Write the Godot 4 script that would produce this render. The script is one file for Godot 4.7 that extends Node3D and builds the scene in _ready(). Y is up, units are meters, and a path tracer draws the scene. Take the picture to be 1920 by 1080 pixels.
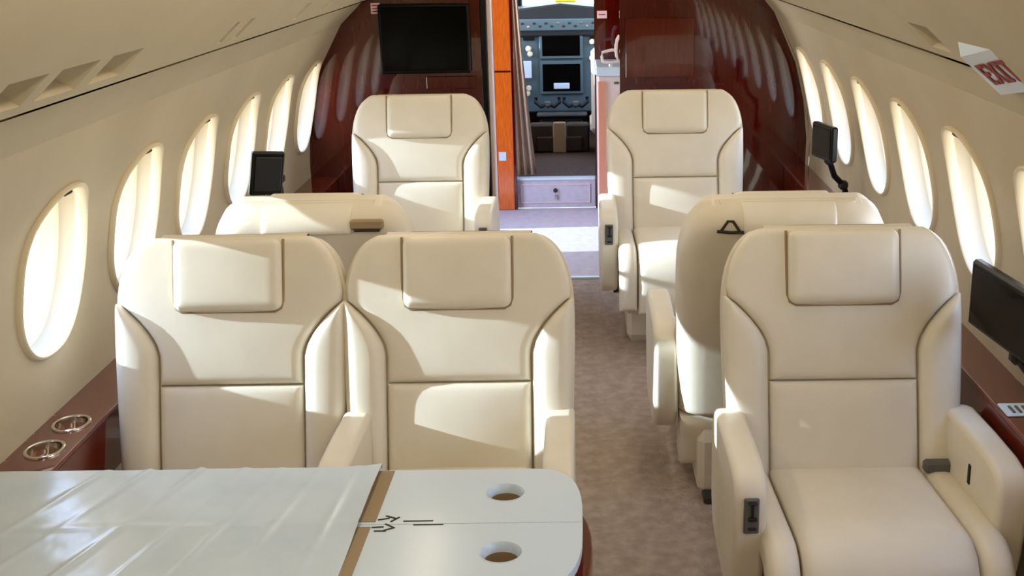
extends Node3D

# ------------------------------------------------------------------ setup values
const FOCAL := 2250.0          # pixels at 1920 x 1080
var M := {}
var cache := {}
var used := {}

func _ready() -> void:
	make_camera()
	make_light()
	make_materials()
	build_shell()
	build_windows()
	build_bulkhead()
	build_vestibule()
	build_cockpit()
	build_ledges()
	build_seats()
	build_table()
	build_screens()
	build_overhead()
	build_small_things()

func make_camera() -> void:
	var cam := Camera3D.new()
	cam.name = "camera"
	cam.projection = Camera3D.PROJECTION_FRUSTUM
	cam.near = 0.05
	cam.far = 400.0
	cam.size = cam.near * 1080.0 / FOCAL
	cam.frustum_offset = Vector2((960.0 - 1093.0) / FOCAL * cam.near, 0.0)
	cam.position = Vector3(0.12, 1.685, 0.0)
	cam.rotation_degrees = Vector3(-16.6, 0.0, -0.8)
	add_child(cam)
	cam.current = true

func make_light() -> void:
	var env := Environment.new()
	env.background_mode = Environment.BG_SKY
	var sm := ProceduralSkyMaterial.new()
	sm.sky_top_color = Color(0.52, 0.66, 0.90)
	sm.sky_horizon_color = Color(0.95, 0.97, 1.0)
	sm.sky_curve = 0.25
	sm.ground_bottom_color = Color(0.72, 0.71, 0.69)
	sm.ground_horizon_color = Color(0.85, 0.85, 0.84)
	sm.energy_multiplier = 6.0
	var sky := Sky.new()
	sky.sky_material = sm
	env.sky = sky
	env.tonemap_mode = Environment.TONE_MAPPER_LINEAR
	env.tonemap_exposure = 2.0
	env.sdfgi_enabled = true
	env.ssao_enabled = true
	env.ssil_enabled = true
	var we := WorldEnvironment.new()
	we.name = "surroundings"
	we.environment = env
	add_child(we)
	var sun := DirectionalLight3D.new()
	sun.name = "sun"
	sun.light_color = Color(0.84, 0.93, 1.0)
	sun.light_energy = 2.1
	sun.light_angular_distance = 0.6
	sun.shadow_enabled = true
	add_child(sun)
	var travel := Vector3(1.0, -0.28, -0.05)
	sun.look_at_from_position(Vector3.ZERO, travel, Vector3.UP)

# ------------------------------------------------------------------ nodes
func numbered(called: String) -> String:
	var n: int = used.get(called, 0)
	used[called] = n + 1
	return called if n == 0 else "%s_%03d" % [called, n]

func tag(o: Node, label: String, category: String, group := "") -> void:
	o.set_meta("label", label)
	o.set_meta("category", category)
	if group:
		o.set_meta("group", group)

func thing(called: String, label: String, category: String, at := Vector3.ZERO, turn := 0.0, group := "") -> Node3D:
	var o := Node3D.new()
	o.name = numbered(called)
	add_child(o)
	o.position = at
	o.rotation.y = turn
	tag(o, label, category, group)
	return o

func part(called: String, mesh: Mesh, m: Material, parent: Node, at := Vector3.ZERO, rot := Vector3.ZERO) -> MeshInstance3D:
	var o := MeshInstance3D.new()
	o.name = numbered(called) if parent == self else called
	o.mesh = mesh
	o.material_override = m
	parent.add_child(o, true)
	o.position = at
	o.rotation = rot
	return o

func struct(called: String, mesh: Mesh, m: Material, at := Vector3.ZERO) -> MeshInstance3D:
	var o := part(called, mesh, m, self, at)
	o.set_meta("kind", "structure")
	return o

func struct_root(called: String) -> Node3D:
	var o := Node3D.new()
	o.name = numbered(called)
	add_child(o)
	o.set_meta("kind", "structure")
	return o

# ------------------------------------------------------------------ mesh building: triangle lists
# mesh(t, way, angle): way 1 = faces look away from the centre, -1 = towards it, 0 = as given
func mesh(t: PackedVector3Array, way := 1, angle := 42.0) -> ArrayMesh:
	var n := t.size() / 3
	var mid := Vector3.ZERO
	for p in t:
		mid += p
	mid /= maxf(1.0, t.size())
	var fn := PackedVector3Array()
	fn.resize(n)
	var s := 0.0
	for i in n:
		var c := (t[3 * i + 2] - t[3 * i]).cross(t[3 * i + 1] - t[3 * i])
		fn[i] = c
		s += c.dot((t[3 * i] + t[3 * i + 1] + t[3 * i + 2]) / 3.0 - mid)
	if way != 0 and s * way < 0.0:
		for i in n:
			var k := t[3 * i + 1]
			t[3 * i + 1] = t[3 * i + 2]
			t[3 * i + 2] = k
			fn[i] = -fn[i]
	var at := {}
	for i in t.size():
		var key := Vector3i((t[i] * 20000.0).round())
		if at.has(key):
			at[key].append(i / 3)
		else:
			at[key] = [i / 3]
	var cosine := cos(deg_to_rad(angle))
	var verts := PackedVector3Array()
	var normals := PackedVector3Array()
	for i in n:
		var f := fn[i]
		if f.length_squared() < 1e-18:
			continue
		var fu := f.normalized()
		for j in 3:
			var p := t[3 * i + j]
			var sum := Vector3.ZERO
			for k in at[Vector3i((p * 20000.0).round())]:
				var g: Vector3 = fn[k]
				if g.normalized().dot(fu) > cosine:
					sum += g
			verts.append(p)
			normals.append(sum.normalized() if sum.length_squared() > 0.0 else fu)
	var a := []
	a.resize(Mesh.ARRAY_MAX)
	a[Mesh.ARRAY_VERTEX] = verts
	a[Mesh.ARRAY_NORMAL] = normals
	var am := ArrayMesh.new()
	am.add_surface_from_arrays(Mesh.PRIMITIVE_TRIANGLES, a)
	return am

func quad(t: PackedVector3Array, a: Vector3, b: Vector3, c: Vector3, d: Vector3) -> void:
	t.append_array([a, b, c, a, c, d])

func grid(rows: Array, close_u := false, close_v := false) -> PackedVector3Array:
	var t := PackedVector3Array()
	var nv := rows.size()
	for j in (nv if close_v else nv - 1):
		var r0: Array = rows[j]
		var r1: Array = rows[(j + 1) % nv]
		var nu := r0.size()
		for i in (nu if close_u else nu - 1):
			var k := (i + 1) % nu
			quad(t, r0[i], r0[k], r1[k], r1[i])
	return t

func moved(t: PackedVector3Array, by: Transform3D) -> PackedVector3Array:
	var out := PackedVector3Array()
	for p in t:
		out.append(by * p)
	return out

# box with chamfered edges, centre at c
func box(c: Vector3, size: Vector3, b := 0.004) -> PackedVector3Array:
	var h := size / 2.0
	b = minf(b, minf(h.x, minf(h.y, h.z)) * 0.9)
	var t := PackedVector3Array()
	for axis in 3:
		var u := (axis + 1) % 3
		var w := (axis + 2) % 3
		for s in [-1.0, 1.0]:
			var q := []
			for k in [[-1, -1], [1, -1], [1, 1], [-1, 1]]:
				var p := Vector3.ZERO
				p[axis] = s * h[axis]
				p[u] = k[0] * (h[u] - b)
				p[w] = k[1] * (h[w] - b)
				q.append(p)
			if s > 0.0:
				quad(t, q[3], q[2], q[1], q[0])
			else:
				quad(t, q[0], q[1], q[2], q[3])
		for su in [-1.0, 1.0]:
			for sw in [-1.0, 1.0]:
				var p := [Vector3.ZERO, Vector3.ZERO, Vector3.ZERO, Vector3.ZERO]
				for k in 4:
					p[k][axis] = (h[axis] - b) * (-1.0 if k in [0, 3] else 1.0)
					p[k][u] = su * (h[u] if k < 2 else h[u] - b)
					p[k][w] = sw * (h[w] - b if k < 2 else h[w])
				if su * sw > 0.0:
					quad(t, p[3], p[2], p[1], p[0])
				else:
					quad(t, p[0], p[1], p[2], p[3])
	for sx in [-1.0, 1.0]:
		for sy in [-1.0, 1.0]:
			for sz in [-1.0, 1.0]:
				var a := Vector3(sx * h.x, sy * (h.y - b), sz * (h.z - b))
				var d := Vector3(sx * (h.x - b), sy * h.y, sz * (h.z - b))
				var e := Vector3(sx * (h.x - b), sy * (h.y - b), sz * h.z)
				if sx * sy * sz > 0.0:
					t.append_array([a, e, d])
				else:
					t.append_array([a, d, e])
	return moved(t, Transform3D(Basis(), c))

# polygon in x and y pushed along z from z0 to z1, rims chamfered by b
func extrude(poly: PackedVector2Array, z0: float, z1: float, b := 0.0) -> PackedVector3Array:
	var t := PackedVector3Array()
	if Geometry2D.is_polygon_clockwise(poly):
		poly = poly.duplicate()
		poly.reverse()
	var n := poly.size()
	var inner := PackedVector2Array()
	for i in n:
		var e0 := (poly[i] - poly[(i + n - 1) % n]).normalized()
		var e1 := (poly[(i + 1) % n] - poly[i]).normalized()
		var nn := Vector2(-e0.y, e0.x) + Vector2(-e1.y, e1.x)
		nn = nn.normalized() / maxf(0.45, nn.length() / 2.0)
		inner.append(poly[i] + nn * b)
	var rings := []
	if b > 0.0:
		for k in 4:
			var a := k / 3.0 * PI / 2.0
			rings.append([b * (1.0 - sin(a)), z0 + b * (1.0 - cos(a))])
		for k in 4:
			var a := (1.0 - k / 3.0) * PI / 2.0
			rings.append([b * (1.0 - sin(a)), z1 - b * (1.0 - cos(a))])
	else:
		rings = [[0.0, z0], [0.0, z1]]
	var rows := []
	for r in rings:
		var row := []
		for i in n:
			var f: float = r[0] / b if b > 0.0 else 0.0
			var q := poly[i].lerp(inner[i], f)
			row.append(Vector3(q.x, q.y, r[1]))
		rows.append(row)
	t.append_array(grid(rows, true))
	var cap := inner if b > 0.0 else poly
	var tri := Geometry2D.triangulate_polygon(cap)
	for i in range(0, tri.size(), 3):
		var q := [cap[tri[i]], cap[tri[i + 1]], cap[tri[i + 2]]]
		if (q[1] - q[0]).cross(q[2] - q[0]) < 0.0:
			q = [q[0], q[2], q[1]]
		t.append_array([Vector3(q[0].x, q[0].y, z0), Vector3(q[1].x, q[1].y, z0), Vector3(q[2].x, q[2].y, z0)])
		t.append_array([Vector3(q[0].x, q[0].y, z1), Vector3(q[2].x, q[2].y, z1), Vector3(q[1].x, q[1].y, z1)])
	return t

# tube along points
func tube(pts: Array, r: float, sides := 10) -> PackedVector3Array:
	var rows := []
	var up := Vector3(0.13, 0.97, 0.21).normalized()
	for i in pts.size():
		var d: Vector3 = (pts[mini(i + 1, pts.size() - 1)] - pts[maxi(i - 1, 0)]).normalized()
		var a := d.cross(up).normalized()
		var b := a.cross(d)
		var row := []
		for k in sides:
			var w := TAU * k / sides
			row.append(pts[i] + (a * cos(w) + b * sin(w)) * r)
		rows.append(row)
	var t := grid(rows, true)
	for e in [0, pts.size() - 1]:
		for k in sides:
			var q := [pts[e], rows[e][k], rows[e][(k + 1) % sides]]
			if e > 0:
				q = [q[0], q[2], q[1]]
			t.append_array(q)
	return t

# profile of [radius, height] pairs turned about y
func lathe(prof: Array, sides := 28) -> PackedVector3Array:
	var rows := []
	for p in prof:
		var row := []
		for k in sides:
			var w := TAU * k / sides
			row.append(Vector3(p[0] * cos(w), p[1], p[0] * sin(w)))
		rows.append(row)
	return grid(rows, true)

# an upholstered panel: between left(v) and right(v), v0..v1, with rolled edges; at(u, v, w) places it
func cushion(left: Callable, right: Callable, v0: float, v1: float, thick: float, r: float, dome: float, at: Callable, nu := 18, nv := 20, sunk := 0.02) -> PackedVector3Array:
	var rows := []
	for j in nv + 1:
		var tv := 0.5 - 0.5 * cos(PI * j / nv)
		var v := lerpf(v0, v1, tv)
		var a: float = left.call(v)
		var b: float = right.call(v)
		var row := []
		row.append(at.call(a, v, -sunk))
		for i in nu + 1:
			var tu := 0.5 - 0.5 * cos(PI * i / nu)
			var u := lerpf(a, b, tu)
			var d := minf(minf(u - a, b - u), minf(v - v0, v1 - v))
			var e := clampf(d / r, 0.0, 1.0)
			var w := thick - r + r * sqrt(maxf(0.0, 1.0 - (1.0 - e) * (1.0 - e)))
			w += dome * (1.0 - pow(2.0 * tu - 1.0, 2.0)) * (1.0 - pow(2.0 * tv - 1.0, 4.0))
			row.append(at.call(u, v, w))
		row.append(at.call(b, v, -sunk))
		rows.append(row)
	for e in [0, nv]:
		var v := v0 if e == 0 else v1
		var a: float = left.call(v)
		var b: float = right.call(v)
		var row := [at.call(a, v, -sunk)]
		for i in nu + 1:
			row.append(at.call(lerpf(a, b, 0.5 - 0.5 * cos(PI * i / nu)), v, -sunk))
		row.append(at.call(b, v, -sunk))
		if e == 0:
			rows.push_front(row)
		else:
			rows.push_back(row)
	return grid(rows)

# ------------------------------------------------------------------ materials
func plain(c: Color, rough := 0.6, metal := 0.0) -> StandardMaterial3D:
	var m := StandardMaterial3D.new()
	m.albedo_color = c
	m.roughness = rough
	m.metallic = metal
	return m

func noise_tex(freq: float, a: Color, b: Color, seed_: int, size := 256, octaves := 4) -> NoiseTexture2D:
	var n := FastNoiseLite.new()
	n.noise_type = FastNoiseLite.TYPE_SIMPLEX_SMOOTH
	n.frequency = freq
	n.seed = seed_
	n.fractal_octaves = octaves
	var t := NoiseTexture2D.new()
	t.width = size
	t.height = size
	t.seamless = true
	t.noise = n
	var g := Gradient.new()
	g.set_color(0, a)
	g.set_color(1, b)
	t.color_ramp = g
	return t

func relief_tex(freq: float, seed_: int, strength: float, octaves := 3) -> NoiseTexture2D:
	var n := FastNoiseLite.new()
	n.noise_type = FastNoiseLite.TYPE_CELLULAR if octaves == 1 else FastNoiseLite.TYPE_SIMPLEX_SMOOTH
	n.frequency = freq
	n.seed = seed_
	n.fractal_octaves = octaves
	var t := NoiseTexture2D.new()
	t.width = 256
	t.height = 256
	t.seamless = true
	t.as_normal_map = true
	t.bump_strength = strength
	t.noise = n
	return t

func textured(a: Color, b: Color, freq: float, scale_: Vector3, rough: float, seed_: int, bump := 0.0) -> StandardMaterial3D:
	var m := plain(Color.WHITE, rough)
	m.albedo_texture = noise_tex(freq, a, b, seed_)
	m.uv1_triplanar = true
	m.uv1_world_triplanar = true
	m.uv1_scale = scale_
	if bump > 0.0:
		m.normal_enabled = true
		m.normal_texture = relief_tex(0.05, seed_ + 7, 4.0)
		m.normal_scale = bump
	return m

func make_materials() -> void:
	M.leather = textured(Color(0.875, 0.84, 0.76), Color(0.905, 0.872, 0.80), 0.012, Vector3(2, 2, 2), 0.42, 11, 0.025)
	M.shell_leather = textured(Color(0.84, 0.795, 0.71), Color(0.875, 0.835, 0.75), 0.012, Vector3(2, 2, 2), 0.50, 12, 0.03)
	M.wall = textured(Color(0.75, 0.69, 0.575), Color(0.785, 0.73, 0.62), 0.008, Vector3(1, 1, 1), 0.62, 21, 0.06)
	M.ceiling = textured(Color(0.77, 0.715, 0.595), Color(0.80, 0.75, 0.63), 0.008, Vector3(1, 1, 1), 0.66, 22, 0.05)
	M.rim = plain(Color(0.90, 0.845, 0.72), 0.40)
	M.translucent = plain(Color(0.90, 0.85, 0.72), 0.5)
	M.translucent.backlight_enabled = true
	M.translucent.backlight = Color(0.30, 0.27, 0.20)
	M.carpet = textured(Color(0.60, 0.53, 0.47), Color(0.71, 0.64, 0.58), 0.02, Vector3(3, 3, 3), 0.95, 31, 0.8)
	M.wood = wood(Color(0.235, 0.018, 0.006), Color(0.325, 0.045, 0.014), Vector3(5, 0.5, 5), 0.07, 41)
	M.wood_panel = wood(Color(0.30, 0.055, 0.016), Color(0.37, 0.085, 0.026), Vector3(5, 0.5, 5), 0.09, 44)
	M.wood_long = wood(Color(0.29, 0.05, 0.016), Color(0.50, 0.155, 0.05), Vector3(6, 6, 0.8), 0.14, 42)
	M.wood_sunlit = wood(Color(0.80, 0.34, 0.06), Color(0.92, 0.46, 0.11), Vector3(8, 1.0, 8), 0.25, 43)  # door post wood, with the sunlight on it put into the colour
	M.white = plain(Color(0.82, 0.88, 0.93), 0.22)
	M.sheet = textured(Color(0.78, 0.845, 0.90), Color(0.83, 0.885, 0.935), 0.01, Vector3(2, 2, 2), 0.24, 51)
	M.black = plain(Color(0.012, 0.012, 0.013), 0.35)
	M.black.metallic_specular = 0.35
	M.screen = plain(Color(0.008, 0.010, 0.010), 0.12)
	M.screen.metallic_specular = 0.22
	M.rubber = plain(Color(0.03, 0.03, 0.03), 0.6)
	M.chrome = plain(Color(0.86, 0.84, 0.80), 0.14, 1.0)
	M.grey = plain(Color(0.36, 0.355, 0.35), 0.5)
	M.seam = plain(Color(0.22, 0.19, 0.15), 0.8)
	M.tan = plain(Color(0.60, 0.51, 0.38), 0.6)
	M.pane = plain(Color(0.95, 0.97, 1.0, 0.06), 0.02)
	M.pane.transparency = BaseMaterial3D.TRANSPARENCY_ALPHA
	M.runner = textured(Color(0.76, 0.73, 0.78), Color(0.82, 0.79, 0.84), 0.02, Vector3(3, 3, 3), 0.7, 61)
	M.pale = plain(Color(0.90, 0.82, 0.80), 0.45)
	M.pink = plain(Color(0.86, 0.58, 0.48), 0.4)
	M.curtain = textured(Color(0.72, 0.64, 0.55), Color(0.82, 0.75, 0.66), 0.03, Vector3(4, 1, 4), 0.9, 71)
	M.teal = plain(Color(0.30, 0.38, 0.40), 0.55)
	M.teal_dark = plain(Color(0.07, 0.10, 0.11), 0.55)
	M.brown = textured(Color(0.20, 0.14, 0.09), Color(0.30, 0.22, 0.15), 0.03, Vector3(4, 4, 4), 0.9, 81)
	M.brown_dark = plain(Color(0.17, 0.12, 0.07), 0.7)
	M.red = plain(Color(0.55, 0.04, 0.06), 0.5)
	M.red_pale = plain(Color(0.93, 0.78, 0.78), 0.5)
	M.yellow = plain(Color(0.85, 0.75, 0.15), 0.5)

func wood(a: Color, b: Color, s: Vector3, rough: float, seed_: int) -> StandardMaterial3D:
	var m := plain(Color.WHITE, rough)
	m.albedo_texture = noise_tex(0.02, a, b, seed_, 512, 5)
	m.uv1_triplanar = true
	m.uv1_world_triplanar = true
	m.uv1_scale = s
	m.clearcoat_enabled = true
	m.clearcoat = 0.8
	m.clearcoat_roughness = 0.02
	return m

# ------------------------------------------------------------------ the tube of the cabin
const LEFT_WALL := [[0.0, 1.02], [0.25, 1.15], [0.50, 1.21], [0.72, 1.205], [0.88, 1.180], [1.06, 1.132], [1.27, 1.015], [1.39, 0.89]]
const RIGHT_WALL := [[0.0, 1.05], [0.25, 1.17], [0.55, 1.225], [0.76, 1.218], [0.93, 1.192], [1.10, 1.142], [1.30, 1.048], [1.405, 0.96]]
const FRONT := -5.835
const BACK := 3.2

func wall_x(side: int, h: float) -> float:
	var p: Array = LEFT_WALL if side < 0 else RIGHT_WALL
	if h <= p[0][0]:
		return p[0][1]
	for i in p.size() - 1:
		if h <= p[i + 1][0]:
			var t: float = (h - p[i][0]) / (p[i + 1][0] - p[i][0])
			if i == 0 or i >= p.size() - 3:
				return lerpf(p[i][1], p[i + 1][1], t)
			return cubic_interpolate(p[i][1], p[i + 1][1], p[i - 1][1], p[i + 2][1], t)
	return p[-1][1]

func window_spots(side: int) -> Array:
	var a := []
	for i in 15:
		a.append(2.82 + 0.565 * (i - 9) if side < 0 else 3.173 + 0.574 * (i - 10))
	return a

func crease(side: int) -> float:
	return 1.27 if side < 0 else 1.30

func seam(side: int) -> float:
	return 1.372 if side < 0 else 1.386

func wall_point(side: int, h: float, z: float, out := 0.0) -> Vector3:
	return Vector3(side * (wall_x(side, h) + out), h, z)

func build_shell() -> void:
	struct("floor", mesh(box(Vector3(0, -0.03, (FRONT + BACK) / 2.0), Vector3(2.5, 0.06, BACK - FRONT), 0.001)), M.carpet)
	for side in [-1, 1]:
		var root := struct_root("wall_left" if side < 0 else "wall_right")
		var pitch := 0.565 if side < 0 else 0.574
		var mid_h := 0.905 if side < 0 else 0.955
		var low := 0.52
		var high := crease(side)
		for d in window_spots(side):
			part("panel", bay_mesh(side, -d, pitch / 2.0 + 0.0006, low, high, mid_h), M.wall, root)
		var first: float = -(window_spots(side)[0] - pitch / 2.0)
		var last: float = -(window_spots(side)[14] + pitch / 2.0)
		part("lower_panel", strip_mesh(side, [0.0, 0.12, 0.25, 0.4, low], last - 0.15, BACK), M.wall, root)
		part("upper_band", strip_mesh(side, [high, high + 0.06, seam(side)], last - 0.15, BACK), M.ceiling, root)
		part("end_panel", strip_mesh(side, [low, 0.7, 0.88, 1.06, high], first, BACK), M.wall, root)
		if last > FRONT - 0.02:
			part("end_panel", strip_mesh(side, [low, 0.7, 0.88, 1.06, high], FRONT - 0.1, last), M.wall, root)
	# ceiling: each side panel starts a little inboard of the wall's top, so that a gap shows
	var c := struct_root("ceiling")
	var arch := [Vector2(-0.62, 1.625), Vector2(-0.45, 1.735), Vector2(-0.22, 1.83), Vector2(0, 1.86), Vector2(0.22, 1.85), Vector2(0.45, 1.79), Vector2(0.62, 1.705)]
	var rows := []
	for z in [BACK, FRONT - 0.1]:
		var row := []
		for p in arch:
			row.append(Vector3(p.x, p.y, z))
		for i in range(arch.size() - 1, -1, -1):
			row.append(Vector3(arch[i].x * 1.02, arch[i].y + 0.05, z))
		rows.append(row)
	part("centre_panel", mesh(grid(rows, true), 0), M.ceiling, c)
	for side in [-1, 1]:
		build_service_panel(side, c)
	struct("wall_back", mesh(box(Vector3(0, 0.93, BACK + 0.03), Vector3(2.6, 1.9, 0.06), 0.001)), M.wall)

func strip_mesh(side: int, hs: Array, z0: float, z1: float) -> ArrayMesh:
	var rows := []
	for z in [z0, z1]:
		var row := []
		for h in hs:
			row.append(wall_point(side, h, z))
		for i in range(hs.size() - 1, -1, -1):
			row.append(wall_point(side, hs[i], z, 0.05))
		rows.append(row)
	return mesh(grid(rows, true))

func oval(k: int, n: int) -> Vector2:
	var a := TAU * k / n
	var c := cos(a)
	var s := sin(a)
	return Vector2(signf(c) * pow(absf(c), 0.86), signf(s) * pow(absf(s), 0.86))

const WIN_W := 0.178
const WIN_H := 0.203

func bay_mesh(side: int, z: float, half: float, low: float, high: float, mid: float) -> ArrayMesh:
	var n := 64
	var t := PackedVector3Array()
	for layer in 2:
		var out := 0.0 if layer == 0 else 0.105
		var hole := 1.03 if layer == 0 else 1.0
		var rows := []
		for r in 7:
			var f := r / 6.0
			var row := []
			for k in n:
				var o := oval(k, n)
				var inner := Vector2(o.x * WIN_W * hole, o.y * WIN_H * hole + mid)
				var a := Vector2(cos(TAU * k / n), sin(TAU * k / n))
				var reach := INF
				if absf(a.x) > 1e-5:
					reach = minf(reach, half / absf(a.x))
				if a.y > 1e-5:
					reach = minf(reach, (high - mid) / a.y)
				if a.y < -1e-5:
					reach = minf(reach, (mid - low) / -a.y)
				var edge := Vector2(0, mid) + a * reach
				# corners of the bay stay sharp: pull the nearest sample onto them
				for cx in [-half, half]:
					for cy in [low, high]:
						var ca := atan2(cy - mid, cx)
						if absf(angle_difference(ca, atan2(a.y, a.x))) < TAU / n / 2.0:
							edge = Vector2(cx, cy)
				var p := inner.lerp(edge, f)
				row.append(wall_point(side, p.y, z + p.x, out))
			rows.append(row)
		var g := grid(rows, true)
		# inner face looks into the cabin, outer face away from it
		if (side < 0) == (layer == 0):
			for i in range(0, g.size(), 3):
				var q := g[i + 1]
				g[i + 1] = g[i + 2]
				g[i + 2] = q
		t.append_array(g)
	return mesh(t, 0)

func ring_mesh(side: int, mid: float, d: float, prof: Array) -> ArrayMesh:
	var n := 56
	var rows := []
	for p in prof:
		var row := []
		for k in n:
			var q := oval(k, n)
			row.append(wall_point(side, q.y * WIN_H * p[0] + mid, -d + q.x * WIN_W * p[0], p[1]))
		rows.append(row)
	return mesh(grid(rows, true), -1, 50.0)

func build_windows() -> void:
	var n := 56
	var number := 0
	for side in [-1, 1]:
		var mid := 0.905 if side < 0 else 0.955
		for d in window_spots(side):
			number += 1
			var o := Node3D.new()
			o.name = "window_%d" % number
			o.set_meta("kind", "structure")
			add_child(o)
			part("trim_ring", ring_mesh(side, mid, d, [[1.065, 0.004], [1.06, -0.008], [1.045, -0.013], [1.02, -0.014], [1.0, -0.010], [0.992, 0.0], [0.99, 0.012], [1.0, 0.016]]), M.rim, o)
			part("reveal", ring_mesh(side, mid, d, [[1.0, 0.016], [1.02, 0.022], [1.01, 0.045], [0.975, 0.056]]), M.wall, o)
			part("shade_frame", ring_mesh(side, mid, d, [[0.975, 0.056], [0.955, 0.060], [0.925, 0.070], [0.915, 0.074], [0.885, 0.084], [0.835, 0.096]]), M.translucent, o)
			if d < 2.6 and (side < 0 or d < 0.5):
				# unseen closed blind, added to keep direct sun and aft light out
				part("added_shade", ring_mesh(side, mid, d, [[0.90, 0.088], [0.45, 0.087], [0.001, 0.086]]), M.rim, o)
			var pane := PackedVector3Array()
			var centre := wall_point(side, mid, -d, 0.102)
			for k in n:
				var a := oval(k, n) * 1.02
				var b := oval((k + 1) % n, n) * 1.02
				pane.append_array([centre, wall_point(side, a.y * WIN_H + mid, -d + a.x * WIN_W, 0.102), wall_point(side, b.y * WIN_H + mid, -d + b.x * WIN_W, 0.102)])
			part("pane", mesh(pane, 0), M.pane, o)
			var hh := mid + WIN_H * 0.965
			part("shade_slot", mesh(box(Vector3.ZERO, Vector3(0.020, 0.012, 0.045), 0.003)), M.seam, o, wall_point(side, hh, -d, 0.006))

# sloped panel above the wall, with pockets cut into it: [d0, d1, q0, q1]
func slope_point(side: int, q: float, z: float, n := 0.0) -> Vector3:
	var bx := 0.878 if side < 0 else 0.948
	var by := 1.385 if side < 0 else 1.40
	var top := slope_top(side)
	var dir := (top - Vector2(bx, by)).normalized()
	var nor := Vector2(dir.y, -dir.x) # out of the cabin
	if nor.x < 0.0:
		nor = -nor
	var p := Vector2(bx, by) + dir * q + nor * n
	return Vector3(side * p.x, p.y, z)

func slope_length(side: int) -> float:
	var b := Vector2(0.878, 1.385) if side < 0 else Vector2(0.948, 1.40)
	return b.distance_to(slope_top(side))

func slope_top(side: int) -> Vector2:
	return Vector2(0.62, 1.625) if side < 0 else Vector2(0.62, 1.705)

const POCKETS_LEFT := [[1.60, 1.76], [1.944, 2.10], [2.155, 2.335], [2.40, 2.575], [3.29, 3.33], [3.44, 3.49], [4.17, 4.25], [4.62, 4.68]]
const POCKETS_RIGHT := [[1.40, 1.56], [2.635, 2.79]]

func build_service_panel(side: int, root: Node3D) -> void:
	var pockets: Array = POCKETS_LEFT if side < 0 else POCKETS_RIGHT
	var q0 := 0.028
	var q1 := 0.110
	var length := slope_length(side)
	var t := PackedVector3Array()
	var z_front := FRONT - 0.1
	var face := func(qa: float, qb: float, za: float, zb: float) -> void:
		quad(t, slope_point(side, qa, za), slope_point(side, qb, za), slope_point(side, qb, zb), slope_point(side, qa, zb))
	face.call(0.0, q0, BACK, z_front)
	face.call(q1, length, BACK, z_front)
	var z := BACK
	for p in pockets:
		face.call(q0, q1, z, -p[0])
		z = -p[1]
	face.call(q0, q1, z, z_front)
	# lip at the lower edge and a back skin
	quad(t, slope_point(side, 0.0, z_front), slope_point(side, 0.0, z_front, 0.085), slope_point(side, 0.0, BACK, 0.085), slope_point(side, 0.0, BACK))
	quad(t, slope_point(side, 0.0, z_front, 0.13), slope_point(side, length, z_front, 0.13), slope_point(side, length, BACK, 0.13), slope_point(side, 0.0, BACK, 0.13))
	part("side_panel", mesh(t, -1), M.ceiling, root)
	# closing strip between wall top and panel, set back in the gap
	var s := PackedVector3Array()
	quad(s, wall_point(side, seam(side), z_front, 0.075), slope_point(side, 0.02, z_front, 0.085), slope_point(side, 0.02, BACK, 0.085), wall_point(side, seam(side), BACK, 0.075))
	quad(s, wall_point(side, seam(side), z_front), wall_point(side, seam(side), z_front, 0.08), wall_point(side, seam(side), BACK, 0.08), wall_point(side, seam(side), BACK))
	part("gap_backing", mesh(s, 0), M.ceiling, root)
	for p in pockets:
		var a: float = -p[0]
		var b: float = -p[1]
		var deep := 0.10 if p[1] - p[0] > 0.1 else 0.06
		var w := PackedVector3Array()
		# floor of the pocket runs from the aft edge down to its deepest line near the forward end
		var m := lerpf(a, b, 0.62)
		quad(w, slope_point(side, q0, a), slope_point(side, q1, a), slope_point(side, q1, m, deep), slope_point(side, q0, m, deep * 0.7))
		quad(w, slope_point(side, q0, m, deep * 0.7), slope_point(side, q1, m, deep), slope_point(side, q1, b), slope_point(side, q0, b))
		w.append_array([slope_point(side, q0, a), slope_point(side, q0, m, deep * 0.7), slope_point(side, q0, b)])
		w.append_array([slope_point(side, q1, a), slope_point(side, q1, b), slope_point(side, q1, m, deep)])
		part("light_pocket", mesh(w, 0, 20.0), M.ceiling, root)
		if p[1] - p[0] > 0.1:
			var c := slope_point(side, lerpf(q0, q1, 0.72), lerpf(a, b, 0.62), deep * 0.62)
			var g := part("air_nozzle", mesh(lathe([[0.0, 0.014], [0.006, 0.014], [0.009, 0.010], [0.015, 0.008], [0.017, 0.0], [0.017, -0.008], [0.0, -0.008]], 18)), M.rubber if side < 0 else M.chrome, root, c)
			g.rotation = Vector3(0, 0, side * deg_to_rad(-138))

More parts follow.
